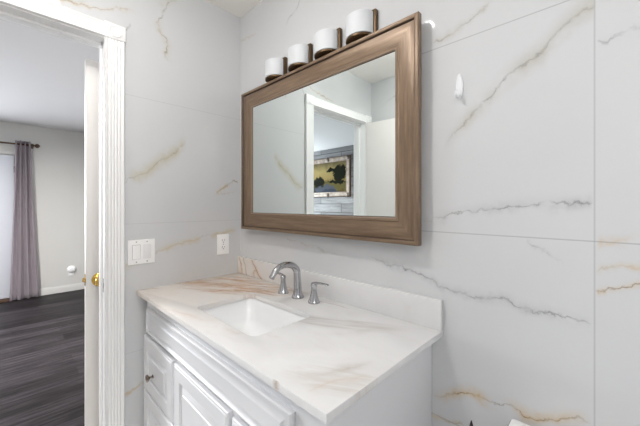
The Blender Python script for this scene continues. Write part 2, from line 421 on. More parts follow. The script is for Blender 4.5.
# ------------------------------------------------------------------ mesh helpers
class MB:
    def __init__(s): s.bm = bmesh.new()

    def box(s, x0, x1, y0, y1, z0, z1, bev=0.0, mi=0, seg=2):
        b = bmesh.new()
        bmesh.ops.create_cube(b, size=1.0)
        for v in b.verts:
            v.co = Vector(((x0 + x1) / 2 + v.co.x * (x1 - x0), (y0 + y1) / 2 + v.co.y * (y1 - y0), (z0 + z1) / 2 + v.co.z * (z1 - z0)))
        if bev > 0:
            bmesh.ops.bevel(b, geom=b.edges[:], offset=bev, segments=seg, affect='EDGES', profile=.6)
        s.add(b, mi); return s

    def add(s, b, mi=0, mat=None):
        if mat is not None: b.transform(mat)
        for f in b.faces: f.material_index = mi
        me = bpy.data.meshes.new('tmp'); b.to_mesh(me); b.free()
        s.bm.from_mesh(me); bpy.data.meshes.remove(me)

    def rings(s, rings, cap0=True, cap1=True, mi=0, mis=None, closed=True):
        b = s.bm; vs = [[b.verts.new(p) for p in r] for r in rings]
        n = len(rings[0])
        for k in range(len(vs) - 1):
            for i in range(n if closed else n - 1):
                j = (i + 1) % n
                f = b.faces.new((vs[k][i], vs[k][j], vs[k + 1][j], vs[k + 1][i]))
                f.material_index = mis(k, i) if mis else mi
        if cap0: b.faces.new(vs[0][::-1]).material_index = mi
        if cap1: b.faces.new(vs[-1]).material_index = mi
        return s

    def lathe(s, prof, seg=28, origin=(0, 0, 0), axis='z', mi=0, cap=True):
        o = Vector(origin); R = []
        for r, h in prof:
            ring = []
            for i in range(seg):
                a = 2 * PI * i / seg; c, d = r * math.cos(a), r * math.sin(a)
                p = {'z': (c, d, h), 'x': (h, c, d), 'y': (d, h, c), '-y': (c, -h, d)}[axis]
                ring.append(o + Vector(p))
            R.append(ring)
        return s.rings(R, cap, cap, mi)

    def tube(s, pts, rad, seg=16, mi=0, squash=None):
        pts = [Vector(p) for p in pts]
        if not isinstance(rad, (list, tuple)): rad = [rad] * len(pts)
        R = []; up = None
        for i, p in enumerate(pts):
            t = (pts[min(i + 1, len(pts) - 1)] - pts[max(i - 1, 0)]).normalized()
            if up is None:
                up = Vector((1, 0, 0)) if abs(t.x) < .9 else Vector((0, 1, 0))
            a = (up - t * up.dot(t)).normalized(); b2 = t.cross(a); up = a
            r = rad[i]; sq = squash[i] if squash else 1.0
            R.append([p + (a * math.cos(2 * PI * k / seg) + b2 * math.sin(2 * PI * k / seg) * sq) * r for k in range(seg)])
        return s.rings(R, True, True, mi)

    def panel(s, x0, x1, z0, z1, y, prof, mi=0):
        """raised panel facing -y: prof = [(inset, outward)]"""
        R = [[(x0 + a, y - h, z0 + a), (x1 - a, y - h, z0 + a), (x1 - a, y - h, z1 - a), (x0 + a, y - h, z1 - a)] for a, h in prof]
        return s.rings(R, True, True, mi)

    def build(s, name, mats, parent=None, smooth=40, xf=None):
        b = s.bm
        if xf is not None: b.transform(xf)
        bmesh.ops.recalc_face_normals(b, faces=b.faces[:])
        if smooth:
            for f in b.faces: f.smooth = True
            for e in b.edges:
                if len(e.link_faces) == 2 and e.calc_face_angle(0) > math.radians(smooth): e.smooth = False
        if not isinstance(mats, (list, tuple)): mats = [mats]
        me = bpy.data.meshes.new(name)
        if parent is not None:
            o0 = world_loc(parent)
        else:
            co = [v.co for v in b.verts]
            o0 = Vector(((min(c.x for c in co) + max(c.x for c in co)) / 2, (min(c.y for c in co) + max(c.y for c in co)) / 2, min(c.z for c in co)))
        bmesh.ops.translate(b, verts=b.verts[:], vec=-o0)
        b.to_mesh(me); b.free()
        for mt in mats: me.materials.append(mt)
        o = bpy.data.objects.new(name, me); COL.objects.link(o)
        if parent is not None: o.parent = parent
        else: o.location = o0
        return o


def world_loc(o):
    v = Vector((0, 0, 0))
    while o is not None: v = v + o.location; o = o.parent
    return v


def tag(o, label=None, cat=None, group=None, kind=None):
    if label: o['label'] = label
    if cat: o['category'] = cat
    if group: o['group'] = group
    if kind: o['kind'] = kind
    return o


def thing(name, loc, label, cat, group=None, kind=None):
    o = bpy.data.objects.new(name, None); COL.objects.link(o); o.location = loc
    o.empty_display_size = .05
    return tag(o, label, cat, group, kind)


def struct(o, label, cat): return tag(o, label, cat, None, 'structure')


# ------------------------------------------------------------------ room shell
ZC = 2.461
HX, HZ = -.12, 2.065          # partition thickness, opening head
YN, YF = -.688, -1.36         # opening sides
YB = -1.468                   # bathroom wall behind the camera
XR = 2.75
JT = .016
struct(MB().box(-.06, XR, YB, 0, -.05, 0).build('floor', M['bathfloor'], smooth=0), 'pale tiled bathroom floor', 'floor')
struct(MB().box(-4.37, -.06, -3.64, .06, -.05, 0).build('floor.001', M['vinyl'], smooth=0), 'dark grey plank floor of the bedroom beyond the doorway', 'floor')
struct(MB().box(-.06, XR, YB, 0, ZC, ZC + .05).build('ceiling', M['ceiling'], smooth=0), 'plain warm white ceiling over the bathroom', 'ceiling')
struct(MB().box(-4.37, -.06, -3.64, .06, ZC, ZC + .05).build('ceiling.001', M['bed_ceiling'], smooth=0), 'pale grey ceiling seen through the doorway', 'ceiling')
struct(MB().box(0, XR + .1, 0, .1, -.05, ZC + .05).build('wall_back', M['tile_back'], smooth=0), 'veined white marble tile wall behind the vanity and mirror', 'wall')
w = MB()
w.box(HX, 0, YN + JT, .1, 0, ZC); w.box(HX, 0, -3.64, YF - JT, 0, ZC); w.box(HX, 0, YF - JT, YN + JT, HZ + JT, ZC)
# the bathroom face is tiled, the bedroom face is painted
o = w.build('wall_left', [M['tile_left'], M['bed_wall']], smooth=0)
for p in o.data.polygons:
    if p.normal.x < -.5: p.material_index = 1
struct(o, 'veined white marble tile wall holding the doorway and switch', 'wall')
struct(MB().box(0, XR + .1, YB - .1, YB, -.05, ZC + .05).build('wall_front', M['tile_plain'], smooth=0), 'marble tile wall opposite the vanity, seen in the mirror', 'wall')
struct(MB().box(XR, XR + .1, YB, 0, -.05, ZC + .05).build('wall_right', M['tile_plain'], smooth=0), 'marble tile wall at the far right end of the bathroom', 'wall')
# bedroom walls
WY0, WY1, WZ0, WZ1 = -3.40, -2.10, .95, 2.05
w = MB(); w.box(-4.47, -4.37, WY1, .16, -.05, ZC + .05); w.box(-4.47, -4.37, -3.74, WY0, -.05, ZC + .05)
w.box(-4.47, -4.37, WY0, WY1, -.05, WZ0); w.box(-4.47, -4.37, WY0, WY1, WZ1, ZC + .05)
struct(w.build('wall_far', M['bed_wall'], smooth=0), 'pale grey bedroom wall behind the curtain', 'wall')
struct(MB().box(-4.37, HX, -3.74, -3.64, -.05, ZC + .05).build('wall_planked', M['planks'], smooth=0), 'grey weathered plank wall with the painting, seen in the mirror', 'wall')
struct(MB().box(-4.37, HX, .06, .16, -.05, ZC + .05).build('wall_side', M['bed_wall'], smooth=0), 'plain bedroom wall hidden behind the open door', 'wall')
w = MB()
w.box(-4.40, -4.36, WY0, WY0 + .05, WZ0, WZ1); w.box(-4.40, -4.36, WY1 - .05, WY1, WZ0, WZ1)
w.box(-4.40, -4.36, WY0, WY1, WZ0, WZ0 + .05); w.box(-4.40, -4.36, WY0, WY1, WZ1 - .05, WZ1); w.box(-4.40, -4.36, -2.77, -2.73, WZ0, WZ1)
wn = struct(w.build('window_1', M['trim'], smooth=0), 'white framed bedroom window', 'window')
# baseboard in the bedroom
w = MB(); prof = [(0, 0), (.016, 0), (.016, .075), (.011, .085), (.007, .10), (0, .10)]
w.rings([[(-4.37 + a, y, h) for a, h in prof] for y in (-.86, .06)])
struct(w.build('baseboard_far', M['bed_wall'], smooth=30), 'white baseboard along the bedroom wall right of the curtain', 'baseboard')

# door lining and casings
w = MB()
w.box(HX - .005, .002, YN, YN + JT, 0, HZ); w.box(HX - .005, .002, YF - JT, YF, 0, HZ); w.box(HX - .005, .002, YF - JT, YN + JT, HZ, HZ + JT)
w.box(-.085, -.05, YN - .008, YN, 0, HZ, .002); w.box(-.085, -.05, YF, YF + .011, 0, HZ, .002); w.box(-.085, -.05, YF, YN, HZ - .011, HZ, .002)
jamb = struct(w.build('trim_1', M['trim']), 'white lining of the doorway with its door stops', 'door lining')
w = MB(); w.box(-.036, -.006, YN - .0015, YN, .920, .982, .0006)
sp = w.build('strike_plate', M['steel'], jamb); sp['label'] = 'dull metal strike plate'
w = MB(); w.box(-.027, -.015, YN - .0018, YN - .0014, .940, .962); w.build('latch_hole', M['slot'], sp)


def flute_profile(wd, th=.018):
    pr = [(0, 0), (0, th * .7), (.003, th)]
    nfl = 5; m0 = .009; fw = (wd - 2 * m0) / nfl
    for i in range(nfl):
        a = m0 + i * fw
        pr += [(a + .0015, th), (a + fw * .3, th - .0022), (a + fw * .5, th - .0028), (a + fw * .7, th - .0022), (a + fw - .0015, th)]
    pr += [(wd - .003, th), (wd, th * .7), (wd, 0)]
    return pr


CW = .078
CZ0, CZ1 = HZ + .004, HZ + .070
def leg(name, y0, lab):
    w = MB(); pr = flute_profile(CW)
    w.rings([[(b, y0 + a, z) for a, b in pr] for z in (0, CZ0)])
    return struct(w.build(name, M['trim'], smooth=60), lab, 'door casing')
leg('trim_2', YN - .004, 'white fluted door casing beside the light switch')
leg('trim_3', YF - .003 - CW, 'white fluted door casing on the hinge side of the bathroom door')
w = MB(); pr = flute_profile(CZ1 - CZ0)
w.rings([[(b, y, CZ0 + a) for a, b in pr] for y in (YF - .003, YN - .004)])
struct(w.build('trim_4', M['trim'], smooth=60), 'white fluted head casing above the doorway', 'door casing')
for nm, y0, lab in (('trim_5', YN - .004, 'square rosette block at the casing corner above the light switch'), ('trim_6', YF - .003 - CW, 'square rosette block at the casing corner near the opened bathroom door')):
    w = MB(); w.box(0, .022, y0 - .001, y0 + CW + .002, CZ0, CZ1 + .001, .0015)
    yc, zc = y0 + CW / 2, (CZ0 + CZ1) / 2
    w.lathe([(.027, .020), (.027, .0235), (.024, .0255), (.021, .0235), (.017, .0225), (.012, .024), (.006, .026), (.001, .0265)], 28, (0, yc, zc), 'x')
    struct(w.build(nm, M['trim'], smooth=35), lab, 'rosette block')


# ------------------------------------------------------------------ doors
def six_panel(w, X0, X1, z0, z1, yf, sgn, zs):
    """stiles-and-panels relief on one face of a slab lying in x; yf = face plane, sgn = outward"""
    for (pz0, pz1) in zs:
        wd = X1 - X0
        for (a, b) in ((X0 + .10, X0 + wd / 2 - .04), (X0 + wd / 2 + .04, X1 - .10)):
            R = [[(a + i, yf + sgn * h, pz0 + i), (b - i, yf + sgn * h, pz0 + i), (b - i, yf + sgn * h, pz1 - i), (a + i, yf + sgn * h, pz1 - i)] for i, h in ((0, -.001), (.003, .004), (.012, .004), (.018, .0005), (.03, .001), (.045, .004))]
            w.rings(R, True, True)


ZP = [(.18, .80), (.95, 1.55), (1.66, 1.90)]


def knob_parts(parent, base, outward, xf=None):
    """round knob with rosette; outward = unit vector"""
    ov = Vector(outward)
    rot = Vector((0, 0, 1)).rotation_difference(ov).to_matrix().to_4x4()
    T = Matrix.Translation(base) @ rot
    w = MB(); w.lathe([(.001, 0), (.033, 0), (.033, .003), (.028, .008), (.014, .011), (.011, .016), (.011, .028), (.017, .034), (.0255, .042), (.028, .052), (.026, .060), (.018, .066), (.006, .068), (.001, .0678)], 32)
    k = w.build('knob', M['brass'], parent, 35, T if xf is None else xf @ T)
    w = MB(); w.lathe([(.001, .066), (.006, .0665), (.006, .0695), (.001, .0695)], 16)
    w.build('keyhole', M['slot'], k, 35, T if xf is None else xf @ T)
    return k


# bathroom door: hinged on the far jamb, swung into the bathroom
hinge = Vector((.022, YF - .012, 0)); ang = math.radians(-5.5)
XF = Matrix.Translation(hinge) @ Matrix.Rotation(ang, 4, 'Z')
DW = .655
w = MB(); w.box(0, DW, -.0175, .0175, .010, HZ - .006, .0015)
d1 = struct(w.build('door_1', M['door'], smooth=30, xf=XF), 'white bathroom door swung open, reflected in the mirror', 'door')
w = MB(); six_panel(w, .02, DW - .02, 0, 2, -.0175, -1, [(.18, .80), (.95, 1.85)])
w.build('moulding', M['door'], d1, 30, XF)
knob_parts(d1, (DW - .06, .0175, .955), (0, 1, 0), XF); 
for z in (.25, 1.05, 1.85):
    w = MB(); w.lathe([(.006, 0), (.006, .09)], 12, (-.006, .0, z)); w.build('hinge', M['brass'], d1, 40, XF)

# bedroom door, opened back against the partition, edge showing through the doorway
DX0, DX1, DY0, DY1 = -.198, -.163, -.733, .03
w = MB(); w.box(DX0, DX1, DY0, DY1, .010, 2.016, .002)
d2 = struct(w.build('door_2', M['door'], smooth=30), 'white bedroom door with brass knob, its edge showing through the doorway', 'door')
w = MB(); RX = Matrix.Translation((DX1, DY0, 0)) @ Matrix.Rotation(PI / 2, 4, 'Z')
knob_parts(d2, (DX1, -.679, .955), (1, 0, 0))
w = MB(); w.box(DX0 + .010, DX0 + .024, DY0 - .010, DY0 + .002, .948, .968, .002); lt = w.build('latch', M['brass'], d2)
w = MB(); w.box(DX0 + .005, DX0 + .029, DY0 - .0012, DY0, .930, .986, .0004); w.build('latch_plate', M['brass'], d2)

# far exterior door behind the curtain
w = MB(); w.box(-4.368, -4.345, -1.80, -.925, .045, 2.005, .003)
d3 = struct(w.build('door_3', M['door_grey'], smooth=30), 'pale grey exterior door half hidden behind the curtain', 'door')
w = MB()
for z in (.3, 1.02, 1.77): w.lathe([(.007, 0), (.007, .09)], 12, (-4.340, -.918, z))
w.build('hinge', M['rod'], d3)
w = MB(); w.lathe([(.001, 0), (.03, 0), (.03, .006), (.012, .01), (.012, .03), (.026, .04), (.026, .055), (.001, .06)], 24, (-4.345, -1.73, .95), 'x'); w.build('knob', M['brass'], d3)
w = MB(); w.box(-4.370, -4.34, -.915, -.860, 0, 2.02, .003); w.box(-4.370, -4.34, -1.865, -1.81, 0, 2.02, .003); w.box(-4.370, -4.34, -1.865, -.860, 2.02, 2.075, .003)
struct(w.build('trim_7', M['bed_wall']), 'pale casing around the exterior door', 'door casing')
w = MB(); w.box(-4.37, -4.30, -1.80, -.925, 0, .035, .006)
struct(w.build('trim_8', M['threshold']), 'dark brown threshold under the exterior door', 'threshold')

# ------------------------------------------------------------------ vanity cabinet
VX0, VX1, VYF, VZT = .019, 1.204, -.522, .889
van = thing('vanity_cabinet', (.617, -.26, 0), 'white raised panel bathroom vanity cabinet under the marble counter', 'vanity cabinet')
w = MB()
FB = VYF + .02
w.box(VX0, VX0 + .018, FB, -.004, .09, VZT); w.box(VX1 - .018, VX1, FB, -.004, 0, VZT)
w.box(VX0 + .018, VX1 - .018, -.016, -.004, .09, VZT); w.box(VX0 + .018, VX1 - .018, FB, -.016, .09, .108)
w.box(VX0, VX1, VYF, FB, .697, VZT); w.box(VX0, VX1, VYF, FB, .09, .15)          # face frame rails
w.box(VX0, VX0 + .03, VYF, FB, .15, .697); w.box(VX1 - .045, VX1, VYF, FB, .15, .697)
w.box(.36, .42, VYF, FB, .15, .697); w.box(.80, .86, VYF, FB, .15, .697)
w.box(VX0 + .03, .36, VYF, FB, .43, .46)
w.box(VX0 + .018, VX1 - .018, VYF + .07, VYF + .085, 0, .09)
w.build('body', M['cab'], van, 30)
RP = lambda f, b: [(0, 0), (0, .012), (.002, .016), (.008, .0165), (.010, .018), (f, .018), (f + .003, .010), (f + .009, .008), (f + b * .5, .0125), (f + b - .002, .0165), (f + b, .019), (f + b + .004, .019)]
w = MB(); w.panel(.056, 1.105, .716, .830, VYF, [(0, 0), (0, .011), (.003, .016), (.009, .017), (.012, .012), (.015, .010), (.019, .0105), (.034, .017), (.036, .018), (.040, .018)])
w.build('false_drawer_front', M['cab'], van, 25)


def pull(parent, x, z, y=VYF - .018):
    w = MB(); w.lathe([(.001, 0), (.0085, 0), (.0085, .002), (.0045, .005), (.0042, .013), (.008, .017), (.0150, .021), (.0160, .025), (.0135, .029), (.006, .031), (.001, .0312)], 24, (x, y, z), '-y')
    k = w.build('knob', M['knob'], parent); k['label'] = 'round bronze nickel knob'


for z0, z1 in ((.448, .696), (.172, .440)):
    w = MB(); w.panel(.026, .383, z0, z1, VYF, RP(.055, .028))
    dr = w.build('drawer', M['cab'], van, 25); pull(dr, .165 if z0 > .4 else .205, (z0 + z1) / 2 - .02)
for x0, x1, kx in ((.402, .818, .79), (.842, 1.178, .87)):
    w = MB(); w.panel(x0, x1, .130, .696, VYF, RP(.055, .034))
    dd = w.build('door', M['cab'], van, 25); pull(dd, kx, .60)

# ------------------------------------------------------------------ countertop with sink cut-out
CX0, CX1, CY0, CY1, CZT, CTH = .001, 1.242, -.5625, -.001, .908, .0187
SX0, SX1, SY0, SY1, SR = .437, .842, -.466, -.206, .025


def rrect(x0, x1, y0, y1, r, n=6):
    pts = []
    for cx, cy, a0 in ((x1 - r, y1 - r, 0), (x0 + r, y1 - r, 90), (x0 + r, y0 + r, 180), (x1 - r, y0 + r, 270)):
        for i in range(n + 1):
            a = math.radians(a0 + 90 * i / n); pts.append((cx + r * math.cos(a), cy + r * math.sin(a)))
    return pts


b = bmesh.new()
hole = rrect(SX0, SX1, SY0, SY1, SR)
outer = [(CX0, CY0), (CX1, CY0), (CX1, CY1), (CX0, CY1)]
ed = []
for loop in (outer, hole):
    vs = [b.verts.new((p[0], p[1], CZT)) for p in loop]
    ed += [b.edges.new((vs[i], vs[(i + 1) % len(vs)])) for i in range(len(vs))]
bmesh.ops.triangle_fill(b, edges=ed, use_beauty=True)
r = bmesh.ops.extrude_face_region(b, geom=b.faces[:])
for v in r['geom']:
    if isinstance(v, bmesh.types.BMVert): v.co.z -= CTH
bmesh.ops.recalc_face_normals(b, faces=b.faces[:])
be = [e for e in b.edges if len(e.link_faces) == 2 and e.calc_face_angle(0) > 1.2 and abs(e.verts[0].co.z - e.verts[1].co.z) < .001 and e.verts[0].co.z > .9]
bmesh.ops.bevel(b, geom=be, offset=.0035, segments=2, affect='EDGES', profile=.6)
w = MB(); w.bm.free(); w.bm = b
tag(w.build('countertop', M['stone'], smooth=30), 'white marble vanity countertop with brown veining in the far corner', 'countertop')
w = MB(); w.box(.001, 1.2415, -.0187, -.0005, CZT, CZT + .099, .002)
tag(w.build('backsplash', M['splash'], smooth=30), 'low marble backsplash strip standing on the countertop against the wall', 'backsplash')

# sink basin
def rr3(dx, z, r): return [(p[0], p[1], z) for p in rrect(SX0 - .006 + dx, SX1 + .006 - dx, SY0 - .006 + dx, SY1 + .006 - dx, r)]
zt = CZT - CTH - .0008
w = MB()
R = [rr3(-.02, zt, .04), rr3(0, zt, .03), rr3(.004, zt - .006, .03), rr3(.014, zt - .09, .04), rr3(.026, zt - .118, .05), rr3(.05, zt - .132, .05), rr3(.10, zt - .137, .03), rr3(.118, zt - .139, .012)]
R += [rr3(.10, zt - .150, .03), rr3(.02, zt - .140, .06), rr3(-.004, zt - .09, .05), rr3(-.02, zt - .012, .04)]
w.rings(R, False, False)
w.rings([R[-1], R[0]], False, False)
sink = w.build('sink', M['porcelain'], None, 50)
tag(sink, 'white rectangular undermount basin set into the countertop', 'sink')
sxc, syc = (SX0 + SX1) / 2, (SY0 + SY1) / 2
w = MB(); w.lathe([(.001, 0), (.014, 0), (.016, .001), (.021, .0028), (.0225, .0015), (.0225, -.006)], 28, (sxc, syc, zt - .137)); dn = w.build('drain', M['nickel'], sink); dn['label'] = 'round metal drain'

# ------------------------------------------------------------------ faucet
FX, FY = .637, -.098
fa = thing('faucet', (FX, FY, CZT), 'brushed nickel widespread faucet with arched spout behind the sink', 'faucet')
w = MB()
w.lathe([(.001, 0), (.027, 0), (.0275, .003), (.0255, .007), (.021, .016), (.0185, .030), (.017, .045)], 32, (FX, FY, CZT))
pts, rad = [], []
for i in range(5): pts.append((FX, FY - .001 * i, CZT + .04 + .018 * i)); rad.append(.0172 - .0004 * i)
c0 = Vector((FX, FY - .070, CZT + .104)); rr = .062
for i in range(1, 15):
    a = math.radians(8 + 148 * i / 14)
    pts.append((FX, c0.y + math.cos(a) * (rr + .006), c0.z + math.sin(a) * (rr - .012) + .0)); rad.append(.0158 - .0003 * i)
e = Vector(pts[-1]); d = (e - Vector(pts[-2])).normalized()
pts.append(tuple(e + d * .012)); rad.append(.0118); pts.append(tuple(e + d * .020)); rad.append(.0125)
w.tube(pts, rad, 20)
w.build('spout', M['nickel'], fa, 50)
e2 = Vector(pts[-1]); Ta = Matrix.Translation(e2) @ Vector((0, 0, 1)).rotation_difference(d).to_matrix().to_4x4()
w = MB(); w.lathe([(.001, 0), (.009, 0), (.009, .0015), (.001, .0015)], 20); w.build('aerator', M['steel'], fa, 40, Ta)
for sx in (-1, 1):
    hx = FX + sx * .1016
    w = MB(); w.lathe([(.001, 0), (.025, 0), (.0255, .003), (.0235, .007), (.019, .018), (.0145, .034), (.0115, .052), (.0108, .062), (.0125, .068), (.0135, .073), (.0125, .079), (.008, .083), (.001, .084)], 32, (hx, FY, CZT))
    hd = w.build('handle', M['nickel'], fa, 50)
    w = MB()
    lp = [(hx - sx * .008, FY, CZT + .077), (hx + sx * .012, FY, CZT + .083), (hx + sx * .035, FY, CZT + .0865), (hx + sx * .060, FY, CZT + .087), (hx + sx * .078, FY, CZT + .087), (hx + sx * .082, FY, CZT + .087)]
    w.tube(lp, [.0085, .0085, .0075, .0075, .0072, .004], 14, squash=[.8, .7, .6, .55, .55, .5] if True else None)
    w.build('lever', M['nickel'], hd, 50)

# ------------------------------------------------------------------ framed mirror
MX0, MX1, MZ0, MZ1 = .097, 1.181, 1.181, 1.955
mir = thing('framed_mirror', ((MX0 + MX1) / 2, -.02, MZ0), 'rectangular wall mirror in a brown wood frame above the vanity', 'mirror')


def mring(i, y): return [(MX0 + i, y, MZ0 + i), (MX1 - i, y, MZ0 + i), (MX1 - i, y, MZ1 - i), (MX0 + i, y, MZ1 - i)]


mprof = [(0, -.030, 0), (0, -.0515, 0), (.002, -.054, 0), (.010, -.0555, 0), (.0145, -.054, 0), (.0165, -.049, 2), (.0185, -.0465, 2), (.0215, -.047, 0), (.025, -.048, 0), (.052, -.0475, 0), (.076, -.0445, 0), (.0785, -.0465, 0), (.086, -.0455, 0), (.088, -.0445, 3), (.091, -.0435, 3), (.0925, -.0385, 3), (.0965, -.0375, 2), (.0965, -.030, 2)]
w = MB()
w.rings([mring(a, y) for a, y, k in mprof], False, False, mis=lambda k, i: (mprof[k + 1][2] if mprof[k + 1][2] else (0 if i in (0, 2) else 1)))
w.rings([mring(.0965, -.030), mring(0, -.030)], False, False)
w.build('frame', [M['frame_h'], M['frame_v'], M['bead'], M['bead_light']], mir, 28)
w = MB(); w.box(MX0 + .094, MX1 - .094, -.038, -.032, MZ0 + .094, MZ1 - .094)
w.build('glass', M['mirror'], mir, 0)['label'] = 'silvered mirror glass'
w = MB(); w.box(MX0 + .035, MX1 - .035, -.030, -.0005, MZ0 + .035, MZ1 - .035); w.build('backing', M['label'], mir, 0)

# ------------------------------------------------------------------ vanity light above the mirror
vl = thing('vanity_light', (.654, -.02, 1.93), 'four shade bronze vanity light bar peeking over the mirror', 'wall light')
w = MB(); w.box(.31, 1.00, -.018, -.0005, 1.925, 1.957, .004); w.build('light_bar', M['bronze'], vl)
for xc in (.380, .564, .742, .921):
    rx, ry = .061, .053; yb = -.021
    def half(rx, ry, z, n=18): return [(xc + rx * math.cos(a), yb - ry * math.sin(a), z) for a in [PI * k / n for k in range(n + 1)]]
    w = MB(); w.box(xc - .0705, xc + .0705, -.019, -.0008, 1.955, 2.066, .002); bp_ = w.build('back_plate', M['bronze'], vl)
    w = MB(); w.rings([half(rx * .96, ry * .94, 1.9725), half(rx, ry, 1.974), half(rx, ry, 2.056), half(rx * .97, ry * .95, 2.058)], True, True)
    w.build('shade', M['shade'], vl, 40)['label'] = 'white half round glass shade'
    w = MB(); w.rings([half(rx * .90, ry * .88, 1.9625), half(rx * .985, ry * .97, 1.9650), half(rx * .985, ry * .97, 1.9712), half(rx * .9, ry * .9, 1.972)], True, True)
    w.build('dish', M['bronze'], vl, 40)

# ------------------------------------------------------------------ ceiling lights
def downlight(x, y, r, power, label, lr):
    t = thing('ceiling_light', (x, y, ZC - .02), label, 'ceiling light')
    w = MB(); w.lathe([(r, .0195), (r + .025, .0195), (r + .025, .016), (r + .004, .011), (r, .013)], 36, (x, y, ZC - .02), cap=False); w.build('trim_ring', M['trim'], t)
    m = NT('lamp_lens_glow'); m.pos(); m.b.inputs['Emission Color'].default_value = (1, .97, .93, 1); m.b.inputs['Emission Strength'].default_value = 6.0
    m.out(lin((245, 245, 240)), .4)
    w = MB(); w.lathe([(.001, .0150), (r * .98, .0150), (r, .0190), (.001, .0190)], 36, (x, y, ZC - .02)); w.build('lens', m.m, t)
    area('lamp', (x, y, ZC - .012), (0, 0, 0), lr * 2, lr * 2, power, (1.0, .975, .95), 'DISK')


downlight(.805, -.855, .024, KEY, 'small round ceiling downlight in front of the vanity', .017)
def fill_dome(x, y, z0, r, glow, label):
    t = thing('added_fill_lamp', (x, y, z0), label, 'ceiling light')
    w = MB(); w.lathe([(.001, 0), (r * .5, .008), (r * .82, .03), (r * .97, .06), (r, .080)], 36, (x, y, z0))
    m = NT('dome_glow'); m.pos(); m.b.inputs['Emission Color'].default_value = (1, .975, .95, 1); m.b.inputs['Emission Strength'].default_value = glow; m.out(lin((245, 243, 238)), .4)
    w.build('dome', m.m, t)
    w = MB(); w.lathe([(r + .006, .079), (r + .006, .092), (.05, .095), (.012, .097), (.012, max(.098, ZC - z0 - .010)), (.06, max(.0985, ZC - z0 - .008)), (.06, max(.099, ZC - z0 - .0005))], 36, (x, y, z0)); w.build('canopy', M['trim'], t)


fill_dome(.59, -.89, 2.375, .10, FILL, 'added fill lamp, a flat white dome on the bathroom ceiling near the doorway')  # added out of view to brighten the left wall and door
gt = thing('added_fill_globe', (2.38, -1.36, 2.09), 'added fill lamp, a white globe on a short stem near the right end wall', 'ceiling light')  # globe added out of view as fill for ceiling and end panel
w = MB(); w.lathe([(.001, 0)] + [(.09 * math.sin(PI * k / 14), .09 - .09 * math.cos(PI * k / 14)) for k in range(1, 14)] + [(.02, .1785)], 32, (2.38, -1.36, 2.09))
m = NT('globe_glow'); m.pos(); m.b.inputs['Emission Color'].default_value = (1, .975, .95, 1); m.b.inputs['Emission Strength'].default_value = GLOBE; m.out(lin((245, 243, 238)), .4)
w.build('globe', m.m, gt)
w = MB(); w.lathe([(.022, .1785), (.022, .20), (.010, .207), (.010, ZC - 2.09 - .02), (.06, ZC - 2.09 - .016), (.06, ZC - 2.09 - .0005)], 28, (2.38, -1.36, 2.09)); w.build('stem', M['nickel'], gt)

fill_dome(-2.0, -1.6, 2.24, .16, 1.2, 'added fill lamp, a round white dome below the bedroom ceiling')  # unseen lamp added to light the bedroom
area('fill_dome', (-2.0, -1.6, 2.235), (0, 0, 0), .3, .3, BED, (1, .97, .94), 'DISK')  # area light giving the added bedroom dome its fill

# ------------------------------------------------------------------ wall plates
def plate(name, yc, zc, wd, ht, label, cat):
    t = thing(name, (.0, yc, zc - ht / 2), label, cat)
    w = MB(); w.box(.0003, .0055, yc - wd / 2, yc + wd / 2, zc - ht / 2, zc + ht / 2, .0022, seg=3)
    w.build('plate', M['plastic'], t, 30)
    return t


sw = plate('light_switch', -.541, 1.092, .117, .117, 'white double rocker light switch beside the door casing', 'light switch')
for k, (yc, mt) in enumerate(((-.564, 'plastic'), (-.518, 'plastic_dull'))):
    w = MB(); w.box(.0050, .0058, yc - .0175, yc + .0175, 1.092 - .0345, 1.092 + .0345, .0003); w.build('rocker_surround', M['steel'] if k == 0 else M['plastic_dull'], sw)  # grey surround paints the shadow outline around the left rocker
    w = MB()
    zc = 1.092
    R = [[(.0050, yc - .0160, zc - .033), (.0050, yc + .0160, zc - .033), (.0050, yc + .0160, zc + .033), (.0050, yc - .0160, zc + .033)],
         [(.0098 if k == 0 else .0068, yc - .0160, zc - .033), (.0098 if k == 0 else .0068, yc + .0160, zc - .033), (.0068 if k == 0 else .0085, yc + .0160, zc + .033), (.0068 if k == 0 else .0085, yc - .0160, zc + .033)],
         [(.0102 if k == 0 else .0072, yc - .0145, zc - .0315), (.0102 if k == 0 else .0072, yc + .0145, zc - .0315), (.0072 if k == 0 else .0089, yc + .0145, zc + .0315), (.0072 if k == 0 else .0089, yc - .0145, zc + .0315)]]
    w.rings(R); w.build('rocker', M[mt], sw, 20)
    for dz in (-.048, .048):
        w = MB(); w.lathe([(.001, .0050), (.003, .0050), (.003, .0062), (.001, .0066)], 12, (0, yc, 1.092 + dz), 'x'); w.build('screw', M['steel'], sw)

ol = plate('power_outlet', -.116, 1.089, .074, .117, 'white duplex power outlet on the wall above the counter', 'power outlet')
for dz in (.0195, -.0195):
    w = MB(); zc = 1.089 + dz
    ring = [(-.0165, -.010), (-.0125, -.0145), (.0125, -.0145), (.0165, -.010), (.0165, .010), (.0125, .0145), (-.0125, .0145), (-.0165, .010)]
    w.rings([[(x_, -.116 + a, zc + c) for a, c in ring] for x_ in (.0050, .0070)]); rc = w.build('receptacle', M['plastic'], ol, 30)
    w = MB()
    w.box(.0066, .0073, -.1225 - .0013, -.1225 + .0013, zc + .000, zc + .009); w.box(.0066, .0073, -.1095 - .0013, -.1095 + .0013, zc + .001, zc + .008)
    w.lathe([(.001, .0066), (.003, .0066), (.003, .0073), (.001, .0073)], 12, (0, -.116, zc - .007), 'x')
    w.build('slots', M['slot'], rc)
w = MB(); w.lathe([(.001, .0052), (.003, .0052), (.003, .0060), (.001, .0064)], 12, (0, -.116, 1.089), 'x'); w.build('screw', M['steel'], ol)

